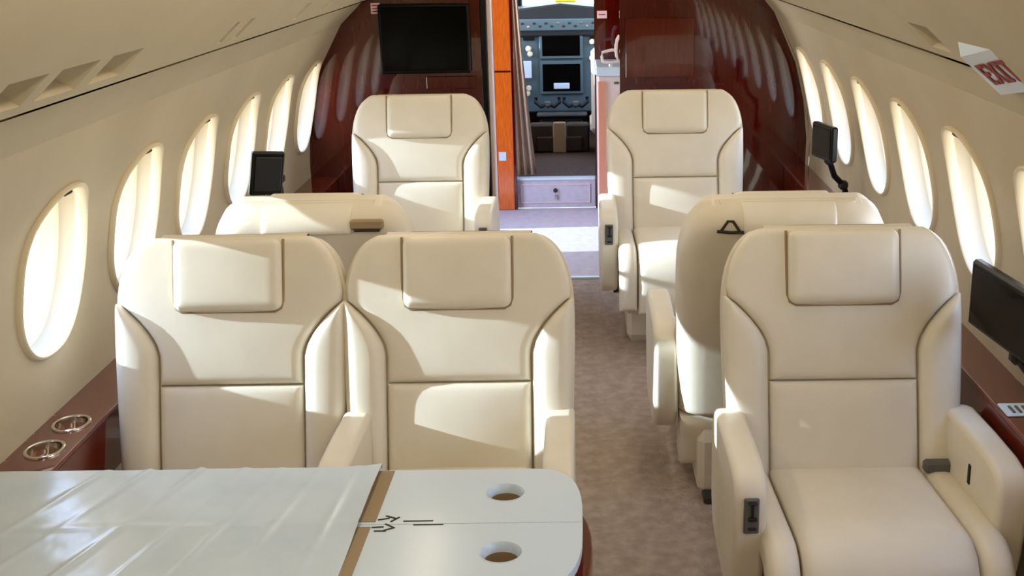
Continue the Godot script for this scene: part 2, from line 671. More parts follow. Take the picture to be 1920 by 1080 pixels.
# ------------------------------------------------------------------ forward bulkhead of the cabin
func build_bulkhead() -> void:
	var root := struct_root("wall_front")
	for side in [-1, 1]:
		var poly := PackedVector2Array()
		var inner := 0.352 if side < 0 else 0.312
		poly.append(Vector2(side * inner, 0.0))
		for h in [0.0, 0.15, 0.3, 0.45, 0.55, 0.65, 0.75, 0.85, 0.95, 1.05, 1.15, 1.22, crease(side), 1.35, seam(side)]:
			poly.append(Vector2(side * (wall_x(side, h) + 0.02), h))
		poly.append(Vector2(side * 0.62, 1.72))
		poly.append(Vector2(side * inner, 1.86))
		part("wood_panel", mesh(extrude(poly, FRONT - 0.05, FRONT, 0.0)), M.wood, root)
	part("dark_edge", mesh(box(Vector3(-0.338, 0.86, FRONT - 0.02), Vector3(0.028, 1.72, 0.05), 0.003)), M.black, root)
	part("pale_trim", mesh(box(Vector3(-0.314, 0.86, FRONT - 0.045), Vector3(0.020, 1.72, 0.06), 0.003)), M.pale, root)
	part("header", mesh(box(Vector3(0, 1.73, FRONT - 0.03), Vector3(0.72, 0.30, 0.05), 0.002)), M.wood, root)
	part("cabinet_door", mesh(box(Vector3(0.505, 1.14, FRONT + 0.003), Vector3(0.33, 0.28, 0.012), 0.003)), M.wood_panel, root)
	part("rail", mesh(box(Vector3(-0.50, 0.99, FRONT + 0.004), Vector3(0.24, 0.06, 0.008), 0.003)), M.wood, root)
	struct("trim_1", mesh(box(Vector3(0.0, 0.004, FRONT + 0.012), Vector3(0.66, 0.012, 0.03), 0.003)), M.white)

# ------------------------------------------------------------------ entry and cockpit ahead of the bulkhead
const SILL := -7.45

func build_vestibule() -> void:
	struct("floor", mesh(box(Vector3(0, -0.031, (FRONT + SILL) / 2.0), Vector3(2.4, 0.06, FRONT - SILL), 0.001)), M.runner)
	# left side: the entry doorway stands open between two wall pieces
	struct("wall_entry_left", mesh(box(Vector3(-1.0, 0.93, -6.095), Vector3(0.06, 1.98, 0.41), 0.002)), M.wall)
	struct("wall_entry_left", mesh(box(Vector3(-1.0, 0.93, -7.17), Vector3(0.06, 1.98, 0.60), 0.002)), M.wall)
	struct("wall_entry_right", mesh(box(Vector3(1.0, 0.93, (FRONT - 0.06 + SILL) / 2.0), Vector3(0.06, 1.98, FRONT - 0.06 - SILL), 0.002)), M.wall)
	struct("ceiling", mesh(box(Vector3(0, 1.92, (FRONT + SILL) / 2.0 - 1.2), Vector3(2.4, 0.06, FRONT - SILL + 2.4), 0.002)), M.ceiling)
	# cockpit bulkhead with its doorway
	var root := struct_root("wall_cockpit")
	part("wood_panel", mesh(box(Vector3(-0.71, 0.9, SILL), Vector3(0.60, 1.86, 0.05), 0.002)), M.wood, root)
	part("wood_panel", mesh(box(Vector3(0.62, 0.9, SILL), Vector3(0.82, 1.86, 0.05), 0.002)), M.wood, root)
	part("door_post", mesh(box(Vector3(-0.352, 0.9, SILL + 0.03), Vector3(0.104, 1.80, 0.05), 0.006)), M.wood_sunlit, root)
	part("door_edge", mesh(box(Vector3(-0.292, 0.9, SILL + 0.02), Vector3(0.020, 1.80, 0.06), 0.004)), M.wood, root)
	part("door_edge", mesh(box(Vector3(-0.412, 0.9, SILL + 0.045), Vector3(0.018, 1.80, 0.03), 0.004)), M.pale, root)
	part("hinge_bar", mesh(box(Vector3(-0.352, 0.865, SILL + 0.057), Vector3(0.10, 0.010, 0.008), 0.002)), M.wood, root)
	# step up into the cockpit
	var step := struct_root("trim_2")
	part("riser", mesh(box(Vector3(-0.045, 0.095, SILL - 0.02), Vector3(0.51, 0.19, 0.05), 0.004)), M.runner, step)
	part("nosing", mesh(box(Vector3(-0.045, 0.186, SILL - 0.015), Vector3(0.51, 0.014, 0.07), 0.004)), M.white, step)
	part("panel_frame", mesh(box(Vector3(-0.045, 0.150, SILL + 0.008), Vector3(0.44, 0.006, 0.010), 0.002)), M.pale, step)
	part("panel_frame", mesh(box(Vector3(-0.045, 0.035, SILL + 0.008), Vector3(0.44, 0.006, 0.010), 0.002)), M.pale, step)
	part("panel_frame", mesh(box(Vector3(-0.262, 0.092, SILL + 0.008), Vector3(0.006, 0.12, 0.010), 0.002)), M.pale, step)
	part("panel_frame", mesh(box(Vector3(0.172, 0.092, SILL + 0.008), Vector3(0.006, 0.12, 0.010), 0.002)), M.pale, step)
	part("latch", mesh(moved(lathe([[0.0, 0.012], [0.010, 0.010], [0.014, 0.0], [0.014, -0.004], [0.0, -0.004]], 16), Transform3D(Basis(Vector3.RIGHT, PI / 2), Vector3.ZERO))), M.seam, step, Vector3(-0.045, 0.112, SILL + 0.012))
	part("latch", mesh(box(Vector3(-0.040, 0.070, SILL + 0.012), Vector3(0.022, 0.028, 0.012), 0.004)), M.chrome, step)

	# low cabinet on the right of the doorway
	var cab := thing("galley_cabinet", "narrow pale pink cabinet with white top right of the cockpit doorway", "cabinet", Vector3(0.30, 0, -7.1))
	part("body", mesh(box(Vector3(0.02, 0.44, -0.08), Vector3(0.20, 0.88, 0.44), 0.01)), M.pale, cab)
	part("top", mesh(box(Vector3(0.02, 0.905, -0.08), Vector3(0.23, 0.05, 0.47), 0.012)), M.white, cab)
	part("strip", mesh(box(Vector3(-0.055, 0.43, 0.145), Vector3(0.045, 0.84, 0.012), 0.004)), M.pink, cab)
	part("strip", mesh(box(Vector3(0.045, 0.40, 0.145), Vector3(0.012, 0.76, 0.010), 0.003)), M.pink, cab)
	part("catch", mesh(box(Vector3(0.03, 0.84, 0.146), Vector3(0.03, 0.014, 0.012), 0.003)), M.grey, cab)

	var rail := thing("hand_rail", "curved pale metal handle standing on the narrow galley cabinet", "handle", Vector3(0.30, 0.93, -7.06))
	part("loop", mesh(tube([Vector3(-0.045, 0.02, 0), Vector3(-0.052, 0.05, 0), Vector3(-0.048, 0.075, 0), Vector3(-0.02, 0.082, 0), Vector3(0.01, 0.088, 0), Vector3(0.03, 0.084, 0), Vector3(0.034, 0.05, 0.005), Vector3(0.045, 0.022, 0.005), Vector3(0.0, 0.014, 0.005), Vector3(-0.045, 0.02, 0)], 0.009)), M.pale, rail)
	part("arm", mesh(tube([Vector3(0.030, 0.075, 0), Vector3(0.032, 0.115, 0), Vector3(0.038, 0.145, 0), Vector3(0.052, 0.170, 0)], 0.010)), M.pale, rail)
	part("stem", mesh(tube([Vector3(0.0, -0.002, 0), Vector3(0.0, 0.018, 0)], 0.012)), M.chrome, rail)

	# curtain gathered on the left inside the cockpit doorway
	var rows := []
	for j in 15:
		var f := j / 14.0
		var y := lerpf(1.62, 0.19, f)
		var right := lerpf(-0.275, -0.165, pow(f, 1.4))
		var row := []
		for i in 41:
			var g := i / 40.0
			var x := lerpf(-0.325, right, g)
			row.append(Vector3(x, y, SILL - 0.10 - 0.04 * g + 0.020 * sin(g * 24.0 + f * 1.5) * (0.5 + 0.5 * f)))
		rows.append(row)
	var back := []
	for j in range(14, -1, -1):
		var row := []
		for p in rows[j]:
			row.append(p + Vector3(0, 0, -0.006))
		back.append(row)
	var cur := part("curtain", mesh(grid(rows + back, false, true), 0), M.curtain, self)
	tag(cur, "gathered beige curtain hanging at left of the cockpit doorway", "curtain")

func build_cockpit() -> void:
	struct("floor", mesh(box(Vector3(0, 0.15, -8.7), Vector3(2.0, 0.06, 2.4), 0.002)), M.brown)
	struct("wall_cockpit_left", mesh(box(Vector3(-0.95, 0.55, -8.6), Vector3(0.05, 0.9, 2.3), 0.002)), M.brown)
	struct("wall_cockpit_right", mesh(box(Vector3(0.95, 0.55, -8.6), Vector3(0.05, 0.9, 2.3), 0.002)), M.brown)
	struct("wall_cockpit_front", mesh(box(Vector3(0, 0.55, -9.72), Vector3(1.95, 0.9, 0.05), 0.002)), M.brown)
	# instrument panel
	var p := thing("instrument_panel", "blue grey cockpit instrument panel with two dark displays", "instrument panel", Vector3(-0.02, 0.18, -9.2))
	part("panel", mesh(box(Vector3(0, 0.48, -0.06), Vector3(1.5, 0.62, 0.10), 0.01)), M.teal, p)
	var hood := PackedVector2Array([Vector2(-0.78, 0.74), Vector2(-0.74, 0.88), Vector2(-0.4, 0.94), Vector2(0.0, 0.985), Vector2(0.4, 0.94), Vector2(0.74, 0.88), Vector2(0.78, 0.74)])
	part("glare_shield", mesh(extrude(hood, -0.40, 0.02, 0.015)), M.teal_dark, p)
	part("control_strip", mesh(box(Vector3(0.0, 0.83, 0.03), Vector3(0.74, 0.085, 0.03), 0.006)), M.teal, p)
	var rng := RandomNumberGenerator.new()
	rng.seed = 5
	for i in 16:
		var c := Vector3(-0.33 + 0.044 * i, 0.82 + 0.022 * (i % 2), 0.047)
		part("button", mesh(box(Vector3.ZERO, Vector3(0.024, 0.014, 0.010), 0.002)), M.chrome if rng.randf() < 0.35 else M.teal_dark, p, c)
	for k in 2:
		var y := 0.70 - 0.265 * k
		var f := part("display", mesh(box(Vector3(0, y, 0.0), Vector3(0.33, 0.25, 0.03), 0.006)), M.teal, p)
		part("screen", mesh(box(Vector3(0, y, 0.014), Vector3(0.285, 0.205, 0.008), 0.002)), M.screen, f)
	part("side_display", mesh(box(Vector3(-0.24, 0.76, 0.0), Vector3(0.085, 0.09, 0.03), 0.004)), M.black, p)
	part("side_display", mesh(box(Vector3(0.30, 0.76, 0.0), Vector3(0.16, 0.14, 0.03), 0.004)), M.black, p)
	part("side_display", mesh(box(Vector3(-0.52, 0.70, 0.0), Vector3(0.26, 0.20, 0.03), 0.004)), M.black, p)
	part("side_display", mesh(box(Vector3(0.55, 0.70, 0.0), Vector3(0.26, 0.20, 0.03), 0.004)), M.black, p)
	for q in [Vector3(-0.245, 0.655, 0.02), Vector3(-0.235, 0.615, 0.02), Vector3(0.235, 0.70, 0.02), Vector3(0.235, 0.58, 0.02), Vector3(-0.26, 0.32, 0.03), Vector3(-0.25, 0.36, 0.03)]:
		part("knob", mesh(moved(lathe([[0.0, 0.02], [0.016, 0.018], [0.022, 0.0], [0.022, -0.01], [0.0, -0.01]], 16), Transform3D(Basis(Vector3.RIGHT, PI / 2), Vector3.ZERO))), M.rim, p, q)
	part("chart_clip", mesh(box(Vector3(-0.275, 0.50, 0.03), Vector3(0.10, 0.13, 0.012), 0.004)), M.white, p)
	part("chart_clip", mesh(box(Vector3(0.0, 0.375, 0.035), Vector3(0.12, 0.045, 0.012), 0.004)), M.white, p)
	part("lower_lip", mesh(box(Vector3(0.0, 0.17, 0.10), Vector3(0.38, 0.025, 0.10), 0.008)), M.grey, p)
	# throttle and yoke hardware under the displays
	for s in [-1, 1]:
		var y := thing("control_yoke", "black control yoke at %s of the cockpit displays" % ("lower left" if s < 0 else "lower right"), "yoke", Vector3(-0.02 + s * 0.105, 0.44, -9.02))
		part("wheel", mesh(tube([Vector3(-0.085, 0.05, 0), Vector3(-0.09, 0.015, 0), Vector3(-0.05, -0.02, 0), Vector3(0, 0.0, 0), Vector3(0.05, -0.02, 0), Vector3(0.09, 0.015, 0), Vector3(0.085, 0.05, 0)], 0.015)), M.rubber, y)
		part("hub", mesh(box(Vector3(0, 0, 0.0), Vector3(0.05, 0.04, 0.03), 0.008)), M.grey, y)
		part("column", mesh(tube([Vector3(0, -0.01, -0.01), Vector3(0, -0.04, -0.165)], 0.016)), M.grey, y)
	var ped := thing("centre_pedestal", "dark brown cockpit pedestal with a pale centre strip", "pedestal", Vector3(-0.03, 0.18, -8.45))
	part("body", mesh(box(Vector3(0, 0.06, -0.35), Vector3(0.34, 0.12, 0.80), 0.015)), M.brown_dark, ped)
	part("front_panel", mesh(box(Vector3(0, 0.11, 0.055), Vector3(0.09, 0.22, 0.03), 0.008)), M.tan, ped)
	part("side_box", mesh(box(Vector3(-0.13, 0.10, -0.02), Vector3(0.16, 0.20, 0.12), 0.012)), M.brown_dark, ped)
	part("side_box", mesh(box(Vector3(0.13, 0.10, -0.02), Vector3(0.16, 0.20, 0.12), 0.012)), M.brown_dark, ped)
	for s in [-1, 1]:
		var seat := thing("pilot_seat", "pale sheepskin covered pilot seat at %s of the pedestal" % ("left" if s < 0 else "right"), "seat", Vector3(-0.52 if s < 0 else 0.415, 0.18, -8.35))
		part("backrest", mesh(box(Vector3(0, 0.46, 0.12), Vector3(0.44, 0.62, 0.12), 0.05)), M.rim, seat)
		part("cushion", mesh(box(Vector3(0, 0.20, -0.12), Vector3(0.46, 0.12, 0.44), 0.04)), M.rim, seat)
		part("base", mesh(box(Vector3(0, 0.07, -0.10), Vector3(0.34, 0.14, 0.34), 0.02)), M.brown_dark, seat)
	# windscreen posts with open glazing between
	var ws := struct_root("window_31")
	for x in [-0.95, -0.36, 0.30, 0.95]:
		part("post", mesh(tube([Vector3(x, 0.98, -9.72), Vector3(x * 0.86, 1.84, -9.10)], 0.03)), M.teal_dark, ws)
	var pane := PackedVector3Array()
	quad(pane, Vector3(-0.95, 0.98, -9.72), Vector3(0.95, 0.98, -9.72), Vector3(0.82, 1.84, -9.10), Vector3(-0.82, 1.84, -9.10))
	part("pane", mesh(pane, 0), M.pane, ws)
	var cap := part("fire_handle", mesh(box(Vector3(0.02, 1.195, -9.10), Vector3(0.16, 0.035, 0.03), 0.008)), M.yellow, self)
	tag(cap, "small yellow handle on top of the cockpit glare shield", "handle")

# ------------------------------------------------------------------ wooden ledges along the walls
func build_ledges() -> void:
	# left: with two cup holders near its aft end
	for side in [-1, 1]:
		var top := 0.537 if side < 0 else 0.570
		var inner := 1.083 if side < 0 else 1.118
		var aft := -2.45 if side < 0 else -1.5
		var o := thing("side_ledge", "glossy mahogany ledge along the left wall with two cup holders" if side < 0 else "glossy mahogany ledge along the right wall beside the single seats", "ledge", Vector3(side * 1.15, 0, aft))
		var lx := inner - 1.15
		var rx := wall_x(side, top) - 1.15 + 0.002
		var holes := []
		if side < 0:
			holes = [[-0.135, 0.040], [-0.290, 0.040]]
		part("top", ledge_top(side, lx, rx, top, aft, holes), M.wood_long, o)
		part("side_panel", mesh(box(Vector3(side * (lx + 0.010), top - 0.088, (FRONT + 0.01 - aft) / 2.0), Vector3(0.018, 0.15, absf(FRONT + 0.01 - aft)), 0.004)), M.wood_long, o)
		if side < 0:
			part("end_panel", mesh(box(Vector3(side * (lx + rx - 0.02) / 2.0, top - 0.088, 0.004), Vector3(rx - lx - 0.02, 0.15, 0.012), 0.003)), M.wood_long, o)
			for hsp in holes:
				var at := Vector3(side * (lx + rx - 0.012) / 2.0, top, hsp[0])
				var cup := part("cup_holder", mesh(lathe([[0.047, 0.0005], [0.0465, 0.004], [0.043, 0.0055], [0.039, 0.004], [0.0375, -0.004], [0.0365, -0.06], [0.034, -0.065], [0.0, -0.065]], 32), 0), M.chrome, o, at)
				cup.scale = Vector3(0.96, 1, 1.15)
		else:
			part("name_plate", mesh(box(Vector3(0.005, top + 0.003, -1.16), Vector3(0.075, 0.006, 0.075), 0.002)), M.white, o)
			for k in 3:
				part("switch", mesh(box(Vector3(-0.012 + 0.016 * k, top + 0.007, -1.155), Vector3(0.007, 0.004, 0.04), 0.001)), M.grey, o)

func ledge_top(side: int, lx: float, rx: float, top: float, aft: float, holes: Array) -> ArrayMesh:
	var t := PackedVector3Array()
	var z1 := 0.01
	var zf := FRONT + 0.005 - aft
	var cx := (lx + rx - 0.012) / 2.0
	var spans := []
	var z := z1
	for h in holes:
		spans.append([z, h[0] + 0.06, null])
		spans.append([h[0] + 0.06, h[0] - 0.06, h])
		z = h[0] - 0.06
	spans.append([z, zf, null])
	for s in spans:
		if s[2] == null:
			quad(t, Vector3(side * lx, top, s[0]), Vector3(side * rx, top, s[0]), Vector3(side * rx, top, s[1]), Vector3(side * lx, top, s[1]))
		else:
			var n := 40
			var mid: float = s[2][0]
			for k in n:
				var q := []
				for j in [k, k + 1]:
					var a := Vector2(cos(TAU * j / n), sin(TAU * j / n))
					var reach := INF
					if absf(a.x) > 1e-5:
						reach = minf(reach, ((rx - cx) if a.x > 0.0 else (cx - lx)) / absf(a.x))
					if absf(a.y) > 1e-5:
						reach = minf(reach, 0.06 / absf(a.y))
					q.append(Vector3(side * (cx + a.x * 0.0385), top, mid + a.y * 0.0455))
					q.append(Vector3(side * (cx + a.x * reach), top, mid + a.y * reach))
				quad(t, q[0], q[1], q[3], q[2])
	# rounded inboard nose and underside
	var rows := []
	for zz in [z1, zf]:
		var row := []
		for p in [[lx, top], [lx - 0.004, top - 0.002], [lx - 0.006, top - 0.007], [lx - 0.004, top - 0.012], [lx, top - 0.014], [rx, top - 0.014]]:
			row.append(Vector3(side * p[0], p[1], zz))
		rows.append(row)
	t.append_array(grid(rows))
	quad(t, Vector3(side * lx, top, z1), Vector3(side * rx, top, z1), Vector3(side * rx, top - 0.014, z1), Vector3(side * lx, top - 0.014, z1))
	var fixed := PackedVector3Array()
	var c := Vector3(side * cx, top - 0.05, (z1 + zf) / 2.0)
	for i in range(0, t.size(), 3):
		var nrm := (t[i + 2] - t[i]).cross(t[i + 1] - t[i])
		var m := (t[i] + t[i + 1] + t[i + 2]) / 3.0
		var want := Vector3.UP if m.y > top - 0.0005 else Vector3(-side, 0, 0) if m.x * side < lx + 0.001 else Vector3.DOWN if m.z < z1 - 0.001 else Vector3.BACK
		if nrm.dot(want) < 0.0:
			fixed.append_array([t[i], t[i + 2], t[i + 1]])
		else:
			fixed.append_array([t[i], t[i + 1], t[i + 2]])
	return mesh(fixed, 0)

# ------------------------------------------------------------------ seats
const TILT := 16.0
const SEAT_H := 0.33

func back_at(u: float, v: float, w: float) -> Vector3:
	var r := deg_to_rad(TILT)
	return Vector3(u, SEAT_H + v * cos(r) + w * sin(r), -v * sin(r) + w * cos(r))

func half_width(v: float) -> float:
	if v < 0.40:
		return 0.286 + 0.016 * smoothstep(-0.2, 0.40, v)
	var t := clampf((v - 0.40) / 0.225, 0.0, 1.0)
	return 0.190 + 0.112 * pow(maxf(0.0, 1.0 - pow(t, 2.6)), 1.0 / 2.0)

func shell_back(u: float, v: float) -> float:
	var edge := minf(1.0, minf((v + 0.09) / 0.02, (0.632 - v) / 0.06))
	edge = sqrt(maxf(0.0, 1.0 - pow(1.0 - edge, 2.0)))
	var e := clampf((1.0 - absf(u)) * half_width(v) / 0.07, 0.0, 1.0)
	e = sqrt(1.0 - (1.0 - e) * (1.0 - e))
	return -0.05 - (0.060 * e + 0.02 * (1.0 - u * u)) * edge

func rear_point(u: float, v: float) -> Vector3:
	return back_at(u, v, shell_back(u / half_width(v), v) - 0.003)

func inner_width(v: float) -> float:
	var t := clampf((v - 0.31) / 0.15, 0.0, 1.0)
	return 0.188 + 0.112 * pow(t, 1.7)

func cushion_at(u: float, v: float, w: float) -> Vector3:
	# v runs forward along the top of the seat, rolls over the front and goes down
	var flat := 0.40
	var r := 0.085
	var rise := deg_to_rad(4.0)
	var a := Vector2(0.015, SEAT_H - 0.006)
	var dir := Vector2(cos(rise), sin(rise))
	var nor := Vector2(-dir.y, dir.x)
	if v <= flat:
		var p := a + dir * v + nor * w
		return Vector3(u, p.y, p.x)
	var turn := deg_to_rad(98.0)
	var end := a + dir * flat
	var c := end - nor * r
	var ang := minf((v - flat) / r, turn)
	var n2 := nor.rotated(-ang)
	var q := c + n2 * (r + w)
	var left := v - flat - turn * r
	if left > 0.0:
		q += n2.rotated(-PI / 2.0) * left
	return Vector3(u, q.y, q.x)

func cached(key: String, make: Callable) -> Mesh:
	if not cache.has(key):
		cache[key] = make.call()
	return cache[key]

func arm_mesh() -> ArrayMesh:
	var p := PackedVector2Array()
	# side view, x = forward, y = up
	var pts := [[-0.075, 0.24], [-0.085, 0.40], [-0.075, 0.465], [-0.050, 0.490], [-0.01, 0.500], [0.15, 0.507], [0.30, 0.508], [0.355, 0.500], [0.385, 0.478], [0.395, 0.44], [0.390, 0.36], [0.375, 0.28], [0.350, 0.20], [0.320, 0.155], [0.27, 0.14], [0.10, 0.15], [-0.03, 0.17]]
	for q in pts:
		p.append(Vector2(q[0], q[1]))
	var t := extrude(p, -0.037, 0.037, 0.016)
	return mesh(moved(t, Transform3D(Basis(Vector3.UP, -PI / 2.0), Vector3.ZERO)), 1, 50.0)

# arms: which sides carry an armrest; control: sides whose front carries a control plate
func make_seat(label: String, at: Vector3, turn: float, lift: float, arms: Array, control: Array, extra := "", reach := 0.29, size := 1.0) -> Node3D:
	var o := thing("cabin_seat", label, "seat", at, turn, "cream leather cabin seats")
	o.scale = Vector3.ONE * size
	var up := Vector3(0, lift, 0)
	part("back_shell", cached("shell", func() -> Mesh:
		var rows := []
		var hw := func(v: float) -> float: return half_width(v)
		var ring := []
		for j in 33:
			var v := lerpf(-0.09, 0.632, 0.5 - 0.5 * cos(PI * j / 32.0))
			var h: float = hw.call(v)
			var row := []
			var edge := minf(1.0, minf((v + 0.09) / 0.02, (0.632 - v) / 0.05))
			edge = sqrt(maxf(0.0, 1.0 - pow(1.0 - edge, 2.0)))
			for i in 25:
				var u := lerpf(-1.0, 1.0, 0.5 - 0.5 * cos(PI * i / 24.0))
				var e := clampf((1.0 - absf(u)) * h / 0.05, 0.0, 1.0)
				e = sqrt(1.0 - (1.0 - e) * (1.0 - e))
				row.append(back_at(u * h, v, 0.004 * e * edge - 0.05 * (1.0 - edge)))
			for i in range(24, -1, -1):
				var u := lerpf(-1.0, 1.0, 0.5 - 0.5 * cos(PI * i / 24.0))
				row.append(back_at(u * h, v, shell_back(u, v)))
			rows.append(row)
		return mesh(grid(rows, true), 1, 60.0)), M.shell_leather, o, up)
	part("lower_cover", cached("cover", func() -> Mesh: return mesh(cushion(func(v): return -half_width(v) + 0.006, func(v): return half_width(v) - 0.006, -0.27, -0.088, 0.10, 0.03, 0.01, func(u, v, w): return back_at(u, v, -0.03 - w), 16, 10, 0.02), 1, 60.0)), M.shell_leather, o, up)
	part("upper_panel", cached("upper", func() -> Mesh: return mesh(cushion(func(v): return -minf(half_width(v) - 0.006, inner_width(v) - 0.002), func(v): return minf(half_width(v) - 0.006, inner_width(v) - 0.002), 0.238, 0.622, 0.028, 0.020, 0.006, back_at, 22, 26, 0.055), 1, 60.0)), M.leather, o, up)
	part("lower_panel", cached("lower", func() -> Mesh: return mesh(cushion(func(_v): return -0.187, func(_v): return 0.187, -0.02, 0.236, 0.026, 0.016, 0.012, back_at, 20, 16), 1, 60.0)), M.leather, o, up)
	for s in [-1.0, 1.0]:
		part("side_bolster", cached("bolster%d" % s, func() -> Mesh: return mesh(cushion(func(v): return -(half_width(v) - 0.001) if s < 0.0 else inner_width(v) + 0.002, func(v): return -(inner_width(v) + 0.002) if s < 0.0 else half_width(v) - 0.001, -0.03, 0.452, 0.040, 0.030, 0.008, back_at, 12, 22, 0.03), 1, 60.0)), M.leather, o, up)
	var head := part("headrest", cached("head", func() -> Mesh:
		var hw := func(v: float) -> float:
			var e := maxf(0.0, maxf(0.452 - v, v - 0.594) / 0.022)
			return 0.140 - 0.025 * (1.0 - sqrt(maxf(0.0, 1.0 - e * e)))
		return mesh(cushion(func(v): return -hw.call(v), func(v): return hw.call(v), 0.430, 0.616, 0.056, 0.022, 0.004, back_at, 20, 20, 0.06), 1, 60.0)), M.leather, o, up)
	part("groove_shadow_line", cached("groove_line", func() -> Mesh:
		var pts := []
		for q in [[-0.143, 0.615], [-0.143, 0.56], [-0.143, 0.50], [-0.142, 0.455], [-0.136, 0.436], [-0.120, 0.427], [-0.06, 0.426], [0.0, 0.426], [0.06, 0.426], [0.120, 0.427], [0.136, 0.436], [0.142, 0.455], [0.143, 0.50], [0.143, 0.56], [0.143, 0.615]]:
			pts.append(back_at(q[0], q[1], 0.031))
		return mesh(tube(pts, 0.0035, 8))), M.tan, head)  # tan tube colours in the groove shadow around the headrest
	part("rear_flap", cached("flap", func() -> Mesh: return mesh(cushion(func(_v): return -0.130, func(_v): return 0.130, 0.570, 0.6315, 0.010, 0.010, 0.0, func(u, v, w): return back_at(u, v, shell_back(u / half_width(v), v) - w), 16, 12, 0.02), 1, 60.0)), M.leather, head)
	part("seat_cushion", cached("seat", func() -> Mesh: return mesh(cushion(func(_v): return -0.190, func(_v): return 0.190, 0.0, 0.70, 0.030, 0.020, 0.014, cushion_at, 20, 30, 0.03), 1, 60.0)), M.leather, o, up)
	for s in [-1.0, 1.0]:
		part("cushion_bolster", cached("seatside%d" % s, func() -> Mesh: return mesh(cushion(func(_v): return -0.268 if s < 0.0 else 0.194, func(_v): return -0.194 if s < 0.0 else 0.268, 0.0, 0.685, 0.026, 0.024, 0.006, cushion_at, 10, 28, 0.03), 1, 60.0)), M.leather, o, up)
	part("seat_pan", cached("pan", func() -> Mesh: return mesh(box(Vector3(0, 0.20, 0.21), Vector3(0.50, 0.22, 0.50), 0.02))), M.shell_leather, o, up)
	var b := part("base", cached("base", func() -> Mesh: return mesh(box(Vector3(0, 0.075, 0.10), Vector3(0.46, 0.15, 0.46), 0.02))), M.shell_leather, o)
	b.scale = Vector3(1, 1.0 + lift / 0.15 + 0.2, 1)
	part("floor_track", cached("track", func() -> Mesh: return mesh(box(Vector3(0.2, 0.012, 0.10), Vector3(0.03, 0.022, 0.56), 0.004))), M.seam, o)
	for s in arms:
		var x: float = s * reach
		var arm := part("armrest", cached("arm", arm_mesh), M.leather, o, up + Vector3(x, 0, 0))
		if s in control:
			var plate := Node3D.new()
			part("control_plate", cached("plate", func() -> Mesh: return mesh(box(Vector3(0, 0.415, 0.395), Vector3(0.034, 0.085, 0.010), 0.003))), M.grey, arm)
			part("recline_lever", cached("lever", func() -> Mesh:
				var t := box(Vector3(0.002, 0.427, 0.402), Vector3(0.006, 0.038, 0.010), 0.002)
				t.append_array(box(Vector3(0.002, 0.410, 0.402), Vector3(0.020, 0.008, 0.010), 0.002))
				t.append_array(box(Vector3(0.002, 0.448, 0.402), Vector3(0.020, 0.005, 0.010), 0.002))
				return mesh(t)), M.rubber, arm)
			part("recline_lever", cached("lever2", func() -> Mesh: return mesh(box(Vector3(0.002, 0.386, 0.401), Vector3(0.020, 0.006, 0.008), 0.002))), M.rubber, arm)
			plate.free()
	if extra == "buckle":
		part("belt_buckle", mesh(box(Vector3(0.225, SEAT_H + 0.035, 0.045), Vector3(0.070, 0.030, 0.030), 0.006)), M.grey, o, up)
		part("arm_button", mesh(box(Vector3(0.2525, 0.415, 0.20), Vector3(0.006, 0.050, 0.014), 0.002)), M.rubber, o, up)
	if extra == "hook":
		var r := rear_point(0.190, 0.580)
		var l := rear_point(0.140, 0.580)
		part("belt_hook", mesh(tube([r, rear_point(0.172, 0.604), rear_point(0.158, 0.604), l], 0.004, 8)), M.brown_dark, o, up)
		part("belt_slot", mesh(tube([rear_point(0.202, 0.577), rear_point(0.165, 0.575), rear_point(0.128, 0.577)], 0.0045, 8)), M.brown_dark, o, up)
	if extra == "slot":
		part("belt_guide", mesh(box(rear_point(-0.175, 0.596), Vector3(0.095, 0.028, 0.024), 0.005)), M.tan, o, up)
		part("belt_slot", mesh(box(rear_point(-0.175, 0.580), Vector3(0.075, 0.007, 0.020), 0.002)), M.brown_dark, o, up)
	if extra == "strap":
		part("strap_end", mesh(box(back_at(0.165, 0.626, -0.045), Vector3(0.055, 0.008, 0.022), 0.003)), M.brown_dark, o, up)
	return o

func build_seats() -> void:
	make_seat("cream leather seat against the wood bulkhead below the black television", Vector3(-0.590, 0, -5.16), 0.0, 0.07, [-1, 1], [1], "", 0.305)
	make_seat("cream leather seat against the bulkhead right of the cockpit doorway", Vector3(0.535, 0, -5.16), 0.0, 0.075, [-1, 1], [-1], "", 0.305)
	make_seat("cream leather seat seen from behind, second row at left of the aisle", Vector3(-0.672, 0, -3.63), PI, 0.015, [-1, 1], [], "slot", 0.32)
	make_seat("cream leather seat seen from behind, shaded back, second row at right", Vector3(0.695, 0, -3.50), PI, 0.03, [-1, 1], [], "hook", 0.325)
	make_seat("cream leather seat of the near pair, next to the left windows", Vector3(-0.767, 0, -2.78), 0.0, 0.058, [], [], "strap", 0.29, 0.967)
	make_seat("cream leather seat of the near pair, next to the aisle", Vector3(-0.194, 0, -2.78), 0.0, 0.058, [-1, 1], [], "strap", 0.262, 0.967)
	make_seat("near single cream leather seat at right with whole seat cushion in view", Vector3(0.775, 0, -2.79), 0.0, 0.025, [-1, 1], [-1], "buckle")

